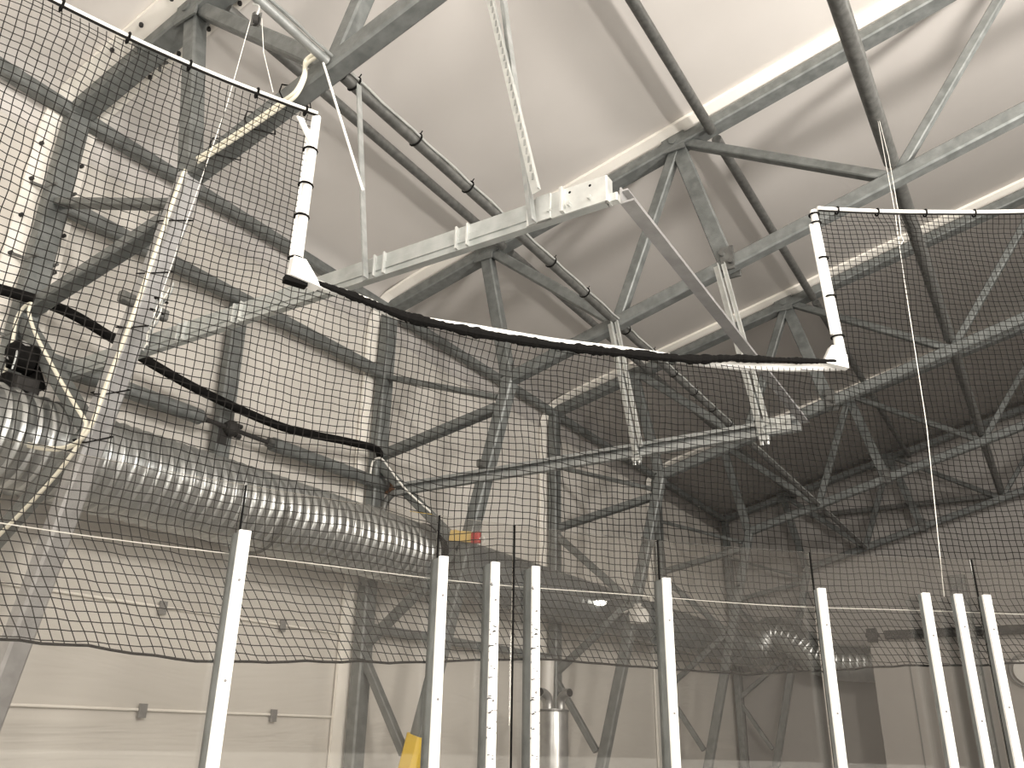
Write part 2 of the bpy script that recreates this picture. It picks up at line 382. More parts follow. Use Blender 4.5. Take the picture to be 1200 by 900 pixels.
# ------------------------------------------------------------------ bright hanging rails
AX0, AX1, AY, AZ = -6.85, -1.70, 3.62, Z(2.84)
t = empty('hanging_rail', (AX1, AY, AZ), 'bright galvanised hanging rail with small brackets, its holed end plate above the net notch', 'rail')
q = MB(); q.prof((AX0, AY, AZ), (AX1, AY, AZ), .055, .16, .008, (0, 0, 1), -1, .02); q.beam((AX0, AY-.003, AZ-.012), (AX1, AY-.003, AZ-.012), .012, .05, up=(0, 0, 1)); mk('channel', q, 'rail', t)
q = MB(); q.box((AX1-.24, AY-.012, AZ), (.52, .012, .17)); mk('splice_plate', q, 'zinc', t)
for k in range(3):
    mk('hole', MB().cyl((AX1-.08-.13*k, AY-.0185, AZ+.05), (AX1-.08-.13*k, AY-.012, AZ+.05), .009, 8), 'black', t)
    mk('bolt', MB().cyl((AX1-.08-.13*k, AY-.045, AZ-.035), (AX1-.08-.13*k, AY-.012, AZ-.035), .014, 6), 'zinc', t)
for px_ in (230, 290, 447, 542):
    p = onY(px_, 300, AY); k = .05 if px_ < 300 else .055
    for s in (-1, 1):
        q = MB(); q.box((p.x+s*k*.75, AY-.014, AZ), (.013, .028, .155)); mk('bracket', q, 'zinc', t)
q = MB(); q.box((-2.08, AY-.02, AZ), (.10, .02, .17)); q.box((-1.95, AY-.03, AZ), (.02, .05, .165)); mk('bracket', q, 'zinc', t)
q = MB(); q.box((AX1+.02, AY+.02, AZ+.0), (.012, .07, .17)); q.box((AX1+.04, AY+.04, AZ-.05), (.06, .05, .05)); mk('end_bracket', q, 'zinc', t)

BX0, BX1, BY, BZ = -7.12, -1.84, 8.46, Z(2.985)
t = empty('hanging_rail', (BX1, BY, BZ), 'long grey double rail behind the net, hung under the second truss with a bright end', 'rail')
q = MB(); q.prof((BX0, BY, BZ), (BX1, BY, BZ), .08, .15, .012, (0, 0, 1), 1, .035); mk('channel', q, 'dullzinc', t)
q = MB(); q.box(((BX0+BX1)/2, BY+.02, BZ+.09), (BX1-BX0, .10, .012)); q.box(((BX0+BX1)/2, BY-.07, BZ-.03), (BX1-BX0, .012, .03)); mk('flange', q, 'dullzinc', t)
q = MB(); q.box((BX1-.25, BY-.09, BZ+.02), (.34, .012, .15))
for k in range(3): q.cyl((BX1-.13-.11*k, BY-.13, BZ+.03), (BX1-.13-.11*k, BY-.09, BZ+.03), .022, 6)
mk('splice_plate', q, 'zinc', t)
q = MB(); q.tube(smoothpath([(BX0+.1, BY-.02, BZ-.03), (BX0-.06, BY-.04, BZ-.05), (BX0-.16, BY-.06, BZ-.18), (BX0-.18, BY-.06, BZ-.34)]), .045, 10); mk('bent_end', q, 'tube', t, True)

HL = ['thin dull hanger from the nearest truss down to the left half of the bright rail',
      'bright perforated hanger dropping from the top edge onto the end of the bright rail',
      'left hanger of the double rail, hung from the second truss behind the net rope',
      'right hanger of the double rail, light grey and doubled, under the hinge plate']
for i, (a, b) in enumerate((((-3.62, 3.56, Z(4.42)), (-3.37, 3.56, Z(2.72))), (tuple(onY(586, -60, 3.55)), tuple(onY(629, 261, 3.55))),
              ((-3.86, 8.36, Z(4.62)), (-3.60, 8.36, Z(2.93))), ((-2.50, 8.34, Z(5.0)), (-2.18, 8.34, Z(2.92))))):
    a = V(a); b = V(b); mtl = 'dullzinc' if i < 2 else 'zinc'
    t = empty('rail_hanger', b, HL[i], 'hanger', 'hangers of the two rails')
    w = (.045, .05, .07, .07)[i]
    q = MB(); q.angle(a, b, w, w, .007, (0, -1, 0), 1); mk('angle_bar', q, mtl, t)
    if i:
        d = V((.085 if i == 1 else .075, -.015, 0)); q = MB(); e = b.lerp(a, .17 if i == 1 else .04)
        a2, b2 = (onY(565, -60, 3.52), onY(634, 223, 3.50)) if i == 1 else (a+d, e+d)
        q.angle(a2, b2, (.058 if i == 1 else .05), .035, .006, (0, -1, 0), 1); mk('angle_bar', q, 'zinc', t)
    if i == 1:
        for k in range(26):
            p = a2.lerp(b2, .2+k*.030)+V((-.029, -.0075, 0)); mk('slot', MB().box(p, (.012, .004, .045)), 'dullzinc', t)
    if i >= 2:
        q = MB(); p = b+V((.0, -.06, -.08)); q.box(p, (.1, .06, .05)); q.cyl(p+V((.03, 0, -.03)), p+V((.03, 0, -.07)), .02, 6); q.cyl(p+V((-.03, 0, -.03)), p+V((-.03, 0, -.07)), .02, 6); mk('clamp', q, 'zinc', t)
q = MB(); q.angle((AX1+.05, AY+.10, AZ-.05), (BX1+.02, BY-.12, BZ-.03), .085, .085, .012, (0, 0, 1), 1)
q.angle((AX1+.05, AY+.10, AZ+.03), (BX1+.02, BY-.12, BZ+.05), .05, .03, .01, (0, 0, 1), 1)
thing('rail_strut', q, 'column', 'grey angle strut running back from the holed rail end to the double rail', 'strut')

# ------------------------------------------------------------------ rink corner: posts, glass, boards
CX, CY, RR = 4.229, -.579, 7.776
def cyl(th, z, R=RR): a = math.radians(th); return V((CX+R*math.cos(a), CY+R*math.sin(a), z))
def axes(th):
    a = math.radians(th); rad = V((math.cos(a), math.sin(a), 0)); tan = V((math.sin(a), -math.cos(a), 0)); return tan, rad, V((0, 0, 1))
def onC(x, y, R):
    d = ray(x, y); a = d.x**2+d.y**2; b = -(d.x*CX+d.y*CY); c = CX**2+CY**2-R*R
    k = (-b+math.sqrt(b*b-a*c))/a; p = CAM+d*k
    return p, math.degrees(math.atan2(p.y-CY, p.x-CX))
ZB = Z(-.50)
posts = [(156.95, .050, 'white', 'white glass post standing apart at the far left'),
         (149.82, .046, 'white', 'clean white glass post left of the two scuffed posts'),
         (147.75, .044, 'scuffed', 'left scuffed white glass post of the close pair'),
         (146.08, .042, 'scuffed', 'right scuffed white glass post of the close pair, before the tank'),
         (140.42, .046, 'white', 'white glass post in the middle, right of the small lamp'),
         (133.38, .046, 'white', 'white glass post in front of the bent duct'),
         (128.63, .046, 'white', 'leftmost of the three close white posts at the right edge'),
         (127.17, .046, 'white', 'middle of the three close white posts at the right edge, with the white cord'),
         (125.90, .046, 'white', 'rightmost white glass post at the right edge')]
for th, w, m, L in posts:
    ax = axes(th); p = cyl(th, 0)
    t = empty('glass_post', cyl(th, ZB), L, 'post', 'white posts of the rink glass')
    q = MB(); q.box(V((p.x, p.y, (ZB+Z(.8))/2))-ax[1]*.018, (w, .020, Z(.8)-ZB), ax); mk('face', q, m, t)
    q = MB(); c = cyl(th, (ZB+Z(.795))/2, RR+.042); q.box(c if th > 136 else c-ax[1]*.03, (w*.96, .098 if th > 136 else .035, Z(.795)-ZB), ax); mk('body', q, 'steel', t)
    for k in range(3):
        c = cyl(th, Z(.62-.42*k-.1*random.random()), RR-.0275); b = ax[1]; mk('screw', MB().cyl(c, c-b*.004, .006, 8), 'grey', t)
joints = [167, 156.95, 149.82, 146.72, 140.42, 133.38, 125.90, 117.5]
GL = ['clear glass pane at the left end before the pale wall', 'wide clear glass pane between the far left post and the clean post',
      'narrow clear glass pane behind the left scuffed post', 'clear glass pane right of the black pane joint, with the small lamp behind',
      'clear glass pane before the far column, left of the bent duct', 'clear glass pane with the bent duct end behind it', 'clear glass pane at the right edge of the rink corner']
for i in range(7):
    a, b = joints[i]-.06, joints[i+1]+.06
    q = MB(); n = 6; rings = []
    for k in range(n+1):
        th = a+(b-a)*k/n; rings.append([cyl(th, ZB, RR+.056), cyl(th, ZB, RR+.066), cyl(th, Z(1.02), RR+.066), cyl(th, Z(1.02), RR+.056)])
    q.loft(rings)
    t = tag(mk('rink_shield', q, 'glass', None, False, cyl((a+b)/2, ZB, RR+.06)), GL[i], 'glass shield', 'glass panes of the rink corner')
    if i < 6:
        ax = axes(b-.03); q = MB(); q.box(cyl(b-.06, (ZB+Z(1.02))/2, RR+.061), (.006, .014, Z(1.02)-ZB), ax); mk('joint_strip', q, 'black', t)
ths = [172-i for i in range(61)]
q = MB(); q.loft([[cyl(th, .03, RR-.06), cyl(th, .03, RR+.10), cyl(th, ZB-.04, RR+.10), cyl(th, ZB-.04, RR-.06)] for th in ths])
t = thing('rink_board', q, 'white', 'white curved rink board carrying the glass posts', 'board')
LOC[t.name] = t.location.copy()
q = MB(); q.loft([[cyl(th, ZB-.04, RR-.08), cyl(th, ZB-.04, RR+.12), cyl(th, ZB, RR+.12), cyl(th, ZB, RR-.08)] for th in ths]); mk('cap', q, 'grey', t)
q = MB(); q.loft([[cyl(th, .0, RR-.075), cyl(th, .0, RR+.10), cyl(th, .2, RR+.10), cyl(th, .2, RR-.075)] for th in ths]); mk('kick_plate', q, 'yellow', t)
# white guide wire just below the post heads
q = MB(); q.tube([cyl(172-60*i/80, Z(.713)+.004*math.sin(i*.35), RR+.10) for i in range(81)], .0025, 6)
thing('guide_wire', q, 'rope', 'thin white wire running level just below the post heads', 'wire')

# ------------------------------------------------------------------ safety net
RN = RR+.13
def lerp_tab(tab, x):
    if (x-tab[0][0])*(tab[-1][0]-tab[0][0]) <= 0: return tab[0][1]
    for (a, va), (b, vb) in zip(tab, tab[1:]):
        if (x-a)*(x-b) <= 0: return va+(vb-va)*(x-a)/(b-a)
    return tab[-1][1]
THL, THR = 156.1, 130.45
SAG = [(156.1, 2.159), (154.25, 2.135), (151.5, 2.09), (148.3, 2.10), (144.8, 2.125), (141.4, 2.16), (136.3, 2.205), (130.2, 2.265)]
def ztopn(th):
    if th >= THL: return lerp_tab([(172, 3.09), (163, 3.13), (160, 3.15), (156.1, 3.19)], th)
    if th > THR: return lerp_tab(SAG, th)
    return lerp_tab([(130.45, 3.485), (123.8, 3.525), (112, 3.56)], th)
def zbotn(th): return lerp_tab([(172, .30), (162.9, .295), (160, .265), (152.6, .308), (149.9, .34), (146.5, .365), (138.3, .330), (131.8, .40), (127.9, .42), (124.2, .455), (112, .47)], th)
def nz(a, b, s): return math.sin(a*1.7+s)*math.cos(b*2.3+s*1.3)+.5*math.sin(a*3.9-b*1.1+2*s)
def net_pt(s, z):
    th = 172-math.degrees(s/RN)
    ds = .010*nz(s*2.2, z*2.0, .3)+.003*nz(s*14, z*13, 2)
    dz = .012*min(1, max(.25, z-.3))*nz(s*1.9, z*2.6, 1.9)+.003*nz(s*13, z*11, 4)
    dr = .035*nz(s*1.5, z*1.3, 5)+.03*math.exp(-((z-1.6)/.8)**2)
    low = max(0, .80-z); ds += low*.58-min(low, .1)*.2
    g = math.exp(-((s-3.13-.0)/.30)**2-((z-.98)/.30)**2); ds += -(s-3.13)*.35*g; dz -= .05*g
    g = math.exp(-((s-2.19)/.22)**2-((z-2.25)/.35)**2); ds += .0*g; dz += .06*g; dr += .05*g
    edge = min(1, max(0, ztopn(th)-z)/.12); 
    a = min(abs(th-THL), abs(th-THR))/1.2
    if z > 2.0 and a < 1: edge = min(edge, a)
    ds, dz, dr = ds*edge, dz*edge, dr*edge
    return cyl(172-math.degrees((s+ds)/RN), Z(z+dz), RN+dr)
CS, CZ = .0405, .0385
NS = int(math.radians(60)*RN/CS)
q = MB(); RC = .0025
def cord(pts, r=RC):
    if len(pts) > 1: q.tube(pts, r, 3)
zk = [k*CZ for k in range(int(.2/CZ), int(3.7/CZ))]
for i in range(NS+1):
    s = i*CS; th = 172-math.degrees(s/RN); a, b = zbotn(th), ztopn(th)
    zs = [a]+[z for z in zk if a+.008 < z < b-.008]+[b]
    cord([net_pt(s, z) for z in zs])
for z in zk:
    run = []
    for i in range(NS+1):
        s = i*CS; th = 172-math.degrees(s/RN)
        if zbotn(th)+.008 < z < ztopn(th)-.008: run.append(net_pt(s, z))
        else: cord(run); run = []
    cord(run)
t = empty('safety_net', cyl(143, Z(.33), RN), 'black safety net curving around the rink corner, with a square notch in its top edge', 'net')
mk('netting', q, 'net', t)
q = MB(); q.tube([net_pt(i*CS*2, zbotn(172-math.degrees(i*CS*2/RN))) for i in range(NS//2+1)], .006, 6); mk('bottom_cord', q, 'net', t, True)
q = MB()
pts = [cyl(th, Z(ztopn(th)+.005+(.03 if th < 138 else 0)*min(1, (138-th)/2)), RN-.035) for th in [THL-.15-(THL-THR-.3)*i/60 for i in range(61)]]
rr = [.014+.014*min(1, i/12) if i < 42 else .028-.012*(i-42)/18 for i in range(61)]
rr = [r*(1+.14*math.sin(i*5.3)+.1*math.sin(i*2.9)) for i, r in enumerate(rr)]
pp = []; r2 = []
for i in range(60):
    for k in range(4):
        pp.append(pts[i].lerp(pts[i+1], k/4)); r2.append((rr[i]*(1-k/4)+rr[i+1]*k/4)*(.85+.3*random.random()))
q.tube(pp, r2, 9); mk('notch_rope', q, 'black', t)
q = MB(); q.tube([cyl(th, Z(ztopn(th)-.012), RN-.035) for th in [172-(172-THL)*i/30 for i in range(31)]], .007, 6); mk('top_cord', q, 'net', t)
q = MB(); q.tube([cyl(th, Z(ztopn(th)-.016), RN-.035) for th in [THR-(THR-112)*i/30 for i in range(31)]], .007, 6); mk('top_cord', q, 'net', t)

def tie(p, d, r, par):
    d = V(d).normalized(); a = d.orthogonal().normalized(); b = d.cross(a)
    mk('cable_tie', MB().tube([p+(a*math.cos(x)+b*math.sin(x))*r for x in [2*PI*k/12 for k in range(12)]], .0065, 6, True), 'black', par)
# left pipe frame
t = empty('net_frame', cyl(THL, Z(2.15), RN), 'white pipe frame holding the high left part of the net', 'pipe frame')
q = MB(); q.tube([cyl(th, Z(ztopn(th)+.012), RN-.02) for th in [172-(172-THL)*i/30 for i in range(31)]], .0135, 10); mk('top_pipe', q, 'pipe', t, True)
q = MB(); q.tube([cyl(THL, Z(3.18), RN-.015), cyl(THL, Z(2.16), RN-.015)], .026, 12); q.tube([cyl(THL+.18, Z(3.1), RN+.015), cyl(THL+.18, Z(2.25), RN+.015)], .014, 10); mk('side_pipe', q, 'pipe', t, True)
ax = axes(THL)
q = MB(); c = cyl(THL, Z(2.19), RN-.03)
q.loft([[c+ax[0]*x+ax[1]*y+ax[2]*z_ for x, z_ in ((-.04, -.05), (.12, -.07), (.10, -.03), (.03, .06), (-.035, .06))] for y in (-.03, .04)]); mk('corner_gusset', q, 'pipe', t)
q = MB(); c = cyl(THL, Z(3.13), RN-.01)
q.loft([[c+ax[0]*x+ax[1]*y+ax[2]*z_ for x, z_ in ((-.11, .01), (-.07, .01), (-.01, -.10), (-.01, -.15))] for y in (-.006, .006)]); mk('corner_brace', q, 'pipe', t)
q = MB(); q.box(cyl(THL, Z(2.125), RN-.02), (.12, .05, .03), ax); mk('foot', q, 'black', t)
for th in (170.5, 168, 165.6, 163.4, 161.2, 158.6, 156.6): p = cyl(th, Z(ztopn(th)), RN-.025); tie(p, axes(th)[0], .026, t)
for zq in (2.26, 2.52, 2.72, 2.95): tie(cyl(THL+.06, Z(zq), RN-.01), (0, 0, 1), .037, t)
# right pipe frame
t = empty('net_frame', cyl(THR, Z(2.26), RN), 'white pipe frame holding the high right part of the net', 'pipe frame')
q = MB(); q.tube([cyl(th, Z(ztopn(th)+.014), RN-.02) for th in [THR-(THR-112)*i/30 for i in range(31)]], .0145, 10); mk('top_pipe', q, 'pipe', t, True)
a_, b_ = onC(953, 247, RN-.02)[0], onC(988, 428, RN-.02)[0]
q = MB(); q.tube([a_, b_], [.024, .034], 12); mk('side_pipe', q, 'pipe', t, True)
tn = axes(THR)
off_ = tn[0]*-.035; q = MB(); q.tube([a_+off_+V((0, 0, -.12)), b_+off_*1.3+V((0, 0, .22))], .012, 8); mk('inner_pipe', q, 'pipe', t, True)
q = MB(); c = onC(985, 425, RN-.02)[0]
q.loft([[c+tn[0]*x+tn[1]*y+tn[2]*z_ for x, z_ in ((-.13, -.015), (.04, -.045), (.04, .05), (-.03, .11), (-.06, .11))] for y in (-.025, .025)]); mk('corner_gusset', q, 'pipe', t)
for k in (.0, .06, .3, .55, .8): tie(a_.lerp(b_, .03+k), b_-a_, .034+.008*k, t)
for th in (129.4, 127.2, 124.6, 122, 119): tie(cyl(th, Z(ztopn(th)), RN-.025), axes(th)[0], .026, t)
# bent white pipe under the notch
q = MB()
pts = []
for px_, py_ in ((352, 327), (420, 350), (476, 372), (560, 386), (650, 401), (740, 412), (850, 428), (930, 431), (985, 430)):
    p, th = onC(px_, py_, RN+.03); pts.append(p)
q.tube(smoothpath(pts, 6), .026, 12); thing('notch_pipe', q, 'pipe', 'bent white pipe along the lower edge of the net notch, partly behind the black rope', 'pipe', None, True)

# ------------------------------------------------------------------ ventilation duct
DX, DZ, DR = -7.03, Z(2.17), .415
def duct(pts, r, rib, pitch, nn=28):
    pts = [V(p) for p in pts]; L = [0]
    for a, b in zip(pts, pts[1:]): L.append(L[-1]+(b-a).length)
    K = 8; n = int(L[-1]/pitch*K); res = []; rr = []; shape = (0, .75, 1, .75, 0, 0, .12, 0)
    for i in range(n+1):
        d = L[-1]*i/n; k = 0
        while k < len(L)-2 and L[k+1] < d: k += 1
        res.append(pts[k].lerp(pts[k+1], (d-L[k])/(L[k+1]-L[k]))); rr.append(r+rib*shape[i % K])
    return MB().tube(res, rr, nn)
t = empty('ventilation_duct', (DX, 5, DZ-DR), 'big ribbed shiny spiral duct running behind the net along the left wall', 'duct')
mk('spiral_tube', duct([(DX, -2.0, DZ), (DX, 8.85, DZ)], DR-.01, .024, .125, 44), 'duct', t, True)
mk('joint_collar', MB().cyl((DX, 8.83, DZ), (DX, 8.93, DZ), DR+.03, 32), 'black', t)
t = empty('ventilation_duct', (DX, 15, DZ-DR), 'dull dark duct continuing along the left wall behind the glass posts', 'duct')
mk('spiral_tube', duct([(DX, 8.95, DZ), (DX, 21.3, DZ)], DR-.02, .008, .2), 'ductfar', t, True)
Yd = 22.9
def dp(x, y): p = onY(x, y, Yd); return p
pts = [V((DX, 21.45, DZ)), V((DX, 22.1, DZ)), V((DX+.3, 22.75, DZ+.0)), dp(905, 743), dp(932, 752), dp(955, 768), dp(985, 776), dp(1050, 778)]
t = thing('bent_duct', duct(smoothpath(pts, 8), .43, .012, .16), 'duct', 'shiny duct bending down in front of the far gable, right of the dark column', 'duct', None, True)
for yy, par in ((1.2, 'ventilation_duct'), (6.1, 'ventilation_duct'), (11, 'ventilation_duct.001'), (16, 'ventilation_duct.001')):
    q = MB(); q.tube([(DX+.445*math.cos(a), yy, DZ+.445*math.sin(a)) for a in [PI*k/14+PI for k in range(15)]], .016, 6)
    q.cyl((DX-.44, yy, DZ), (DX-.62, yy, DZ+.0), .014, 6)
    mk('strap', q, 'tube', bpy.data.objects[par])
# ------------------------------------------------------------------ cables, cords and hose
hy = [(-7.33, 1.5, 3.35), (-7.33, 2.6, 3.46), (-7.33, 3.6, 3.60), (-7.33, 4.25, 3.53), (-7.33, 4.7, 3.44), (-7.33, 5.45, 3.35), (-7.33, 6.55, 3.32), (-7.33, 7.6, 3.46), (-7.36, 8.2, 3.54), (-7.45, 8.42, 3.52)]
q = MB(); q.tube(smoothpath([(x, y, Z(z)) for x, y, z in hy], 8), .05, 12); thing('black_hose', q, 'black', 'thick black hose sagging along the left wall above the wall pipe', 'hose', None, True)
def pxpath(pl, Y): return smoothpath([onY(x, y, Y) for x, y in pl], 6)
def sq_tie(p, d, par, hw=.094):
    d = V(d).normalized(); a = V((0, 1, 0)); b = d.cross(a).normalized()
    ring = [p+a*(hw*u)+b*(hw*v)+d*(.05*u) for u, v in ((-1, -1), (-1.25, 0), (-1, 1), (0, 1.2), (1, 1), (1, 0), (1, -1), (0, -1))]
    mk('cable_tie', MB().tube(ring, .006, 6, True), 'black', par)
def bundle(name, paths, r, m, label, cat, ties=()):
    t = empty(name, paths[0][0], label, cat)
    for p in paths: mk('cable', MB().tube(p, r, 8), m, t, True)
    for p, d in ties: sq_tie(V(p), d, t)
    return t
up_ = [(372, 66), (359, 76), (357, 92), (347, 112), (330, 125), (300, 146), (275, 163), (252, 178), (232, 190)]
p1 = pxpath(up_, 3.38); p2 = [p+V((.0, -.012, .032)) for p in p1]
bundle('cable_bundle', [p1, p2], .015, 'cream', 'cream cables lying along the near truss chord up to the net corner', 'cable', [((x, 3.5, zbot(x)), (1, 0, .27)) for x in (-4.25, -4.62, -5.0)])
dn = [(215, 202), (205, 228), (192, 265), (178, 305), (163, 348), (146, 395), (128, 440), (113, 482), (104, 503), (92, 518), (70, 527), (38, 524), (0, 513), (-30, 500)]
p1 = pxpath(dn, 3.36); p2 = [p+V((.034, -.01, .008)) for p in p1]
bundle('cable_bundle', [p1, p2], .014, 'cream', 'cream cables running down the leaning near column and away left under the duct', 'cable', [((-5.41-1.61*(4.25-z)/5.9, 3.5, Z(z)), (.27, 0, 1)) for z in (3.85, 3.4, 2.95, 2.42, 2.05)])
lp = [(-20, 470), (4, 440), (14, 405), (19, 375), (28, 360), (37, 356), (34, 366), (42, 392), (62, 430), (84, 468), (98, 490), (101, 497), (96, 512), (86, 530), (66, 556), (40, 585), (12, 614), (-20, 646)]
p1 = pxpath(lp, 3.38)
bundle('cable_loop', [p1], .016, 'cream', 'single cream cable looping over the bracing left of the leaning column', 'cable')
# coiled rope hank on the right of the near column
t = empty('rope_hank', onY(185, 375, 3.33), 'small hank of thin cords tied beside the leaning near column', 'rope')
for k in range(5):
    o = .018*k; a = onY(203-k*3, 333+k*4, 3.33); b = onY(166+k*3, 414-k*3, 3.33)
    pts = [a.lerp(b, i/10)+V((.02*math.sin(i*1.4+k*2), -.01*k, .012*math.cos(i*1.9+k))) for i in range(11)]
    mk('strand', MB().tube(smoothpath(pts, 3), .006, 6), 'rope' if k % 2 else 'dullzinc', t, True)
for x, y in ((189, 352), (184, 365)): tie(onY(x, y, 3.33), (-.4, 0, -1), .05, t)
# hoisting block and cords
pb = onX(300, 24, -3.80)
t = empty('pulley_block', pb, 'small dark pulley hung below the tube at the top left', 'pulley')
mk('sheave', MB().cyl(pb+V((-.012, -.012, 0)), pb+V((.012, .012, 0)), .038, 18), 'darkpaint', t)
q = MB(); q.box(pb+V((.014, .014, .012)), (.03, .008, .11)); q.box(pb+V((-.014, -.014, .012)), (.03, .008, .11)); mk('cheek', q, 'tube', t)
mk('hook', MB().tube(smoothpath([pb+V((0, 0, .05)), pb+V((.01, 0, .09)), pb+V((0, 0, .13)), pb+V((-.06, 0, .18))]), .008, 8), 'zinc', t)
c1 = onC(180, 372, RN+.25)[0]; c2 = onC(320, 108, RN-.02)[0]; c3 = onC(240, 175, RN+.2)[0]
tt = empty('hoist_cord', pb, 'thin white hoist cord running over the small pulley at the top left', 'cord')
mk('strand', MB().tube([pb+V((-.03, -.02, .02)), pb.lerp(c1, .35), pb.lerp(c1, .7), c1], .0024, 6), 'rope', tt)
mk('strand', MB().tube([pb+V((.03, .02, .02)), c2.lerp(pb, .5), c2], .0024, 6), 'rope', tt)
pe = onX(1028, 137, -.57)
t = empty('hoist_cord', pe, 'long thin white cord hanging from the thick tube at upper right to a glass post', 'cord')
mk('eyelet', MB().ball(pe, .035).cyl(pe+V((0, 0, .05)), pe-V((0, 0, .03)), .02, 8), 'darkpaint', t)
e1 = onC(1049, 250, RN-.02)[0]; e1b = onC(1053, 250, RN-.02)[0]; e2 = onC(1052, 275, RN-.03)[0]; e3 = onC(1060, 330, RN-.03)[0]; e4 = onC(1086, 500, RN-.03)[0]; e5 = cyl(127.35, Z(.80), RN-.05)
mk('strand', MB().tube([pe, pe.lerp(e1, .5), e1, e2, e3, e4, e5], .0024, 6), 'rope', t)
mk('strand', MB().tube([pe+V((.01, 0, 0)), pe.lerp(e1b, .5)+V((.02, 0, 0)), e1b, e2+V((.02, 0, -.01)), e2+V((.03, 0, -.06)), e2+V((.0, 0, -.09))], .0024, 6), 'rope', t)
a, b = onY(379, 74, 3.35), onY(425, 222, 3.2)
q = MB(); q.tube([a, b], .009, 8); q.ball(b, .011); thing('hanging_rod', q, 'pipe', 'thin pale rod dangling from the near truss chord right of the net corner', 'rod')

# ------------------------------------------------------------------ smaller things
# dark fan unit between the wall and the near column
c = onX(22, 428, -7.12)
t = empty('fan_unit', c, 'black fan unit on the ribbed duct at the left edge', 'fan')
q = MB(); q.tube([c+V((-.02, -.10, .08)), c+V((0, -.08, .08)), c+V((.04, .10, .06)), c+V((.05, .12, .06))], [.08, .13, .13, .08], 20); mk('drum', q, 'black', t, True)
mk('motor', MB().tube([c+V((.02, -.1, .0)), c+V((.06, -.06, .1)), c+V((.08, -.02, .17))], .05, 12), 'grey', t, True)
b = V((c.x-.02, c.y-.03, DZ+DR+.07)); mk('box', MB().box(b, (.30, .22, .12)), 'black', t)
for s_ in (-.10, .06): mk('strap', MB().box(b+V((s_, -.115, 0)), (.010, .008, .13)), 'pipe', t)
q = MB(); q.loft([[V((c.x+x, c.y+y, c.z+z_)) for x, z_ in ((-.14, .30), (.30, -.24), (-.12, -.22))] for y in (.10, .13)]); mk('back_plate', q, 'black', t)
mk('stand', MB().box(V((c.x+.16, c.y+.02, DZ+DR+.05)), (.12, .2, .12)), 'darkpaint', t)
mk('pipe_stub', MB().tube(smoothpath([c+V((.1, -.1, .12)), c+V((.13, -.1, .02)), c+V((.12, -.1, -.1))]), .009, 8), 'dullzinc', t)
# yellow sleeve round the foot of the second inner column
def col2(z): k = (z-0)/(Z(4.25)); return V((-7.02+(-5.41+7.02)*k, 8.5, z))
q = MB(); a, b = col2(Z(-.85)), col2(Z(-.02)); q.beam(a, b, .25, .25, c=.2); thing('column_sleeve', q, 'yellow', 'yellow foam sleeve round the foot of the second leaning column', 'sleeve')
# strap with red tensioner
z0 = Z(2.23); p = col2(z0)
t = empty('lifting_strap', p, 'pale yellow strap with a red buckle tied round the second leaning column', 'strap')
q = MB(); q.beam(p+V((-.20, -.12, .04)), p+V((.14, -.12, -.02)), .13, .04, up=(0, 1, 0)); q.beam(p+V((-.15, -.11, .06)), p+V((-.15, .11, .06)), .10, .03, up=(1, 0, 0)); mk('webbing', q, 'paleyellow', t)
q = MB(); q.box(p+V((.19, -.13, -.03)), (.11, .07, .13)); q.cyl(p+V((.19, -.17, -.03)), p+V((.19, -.15, -.03)), .04, 12); mk('buckle', q, 'red', t)
mk('hook', MB().tube(smoothpath([p+V((.24, -.13, -.05)), p+V((.3, -.13, -.03)), p+V((.31, -.13, -.09)), p+V((.27, -.13, -.11))]), .012, 8), 'bag', t)
# thin looped cord and sling at the top of the duct by the second outer column
q = MB(); q.tube(pxpath([(434, 556), (437, 541), (446, 537), (456, 548), (466, 562), (480, 578), (505, 600)], 8.3), .013, 8); thing('white_sling', q, 'rope', 'short white cord hooked over the bracing of the second truss above the duct end', 'cord')
# bulkhead lamp and plastic bag on the third truss
c = onY(703, 707, 13.33)
t = empty('bulkhead_lamp', c, 'small oval glowing lamp under the dull duct, behind the glass', 'lamp')
q = MB(); q.tube([c+V((0, 0, -.03)), c+V((0, 0, -.02)), c+V((0, 0, .02)), c+V((0, 0, .035))], [.06, .105, .115, .09], 20); mk('diffuser', q, 'lamp', t, True)
q = MB(); q.tube([c+V((0, 0, .03)), c+V((0, 0, .06))], [.13, .10], 20); q.cyl(c+V((0, 0, .05)), (-6.12, 13.42, c.z+.08), .018, 8); mk('housing', q, 'grey', t)
c = onY(748, 719, 13.32)
q = MB(); rings = []
for k, (z_, w) in enumerate(((-.16, .10), (-.15, .16), (-.02, .17), (.08, .13), (.12, .05), (.16, .07))):
    rings.append([c+V((w*math.cos(a)*(1+.12*math.sin(3*a+k)), .5*w*math.sin(a)*(1+.1*math.cos(5*a+k)), z_)) for a in [2*PI*j/16 for j in range(16)]])
q.loft(rings); q.beam(c+V((-.28, .05, .03)), c+V((-.05, .02, .1)), .02, .1); thing('plastic_bag', q, 'bag', 'milky plastic bag tied to the third leaning column below the duct', 'bag')
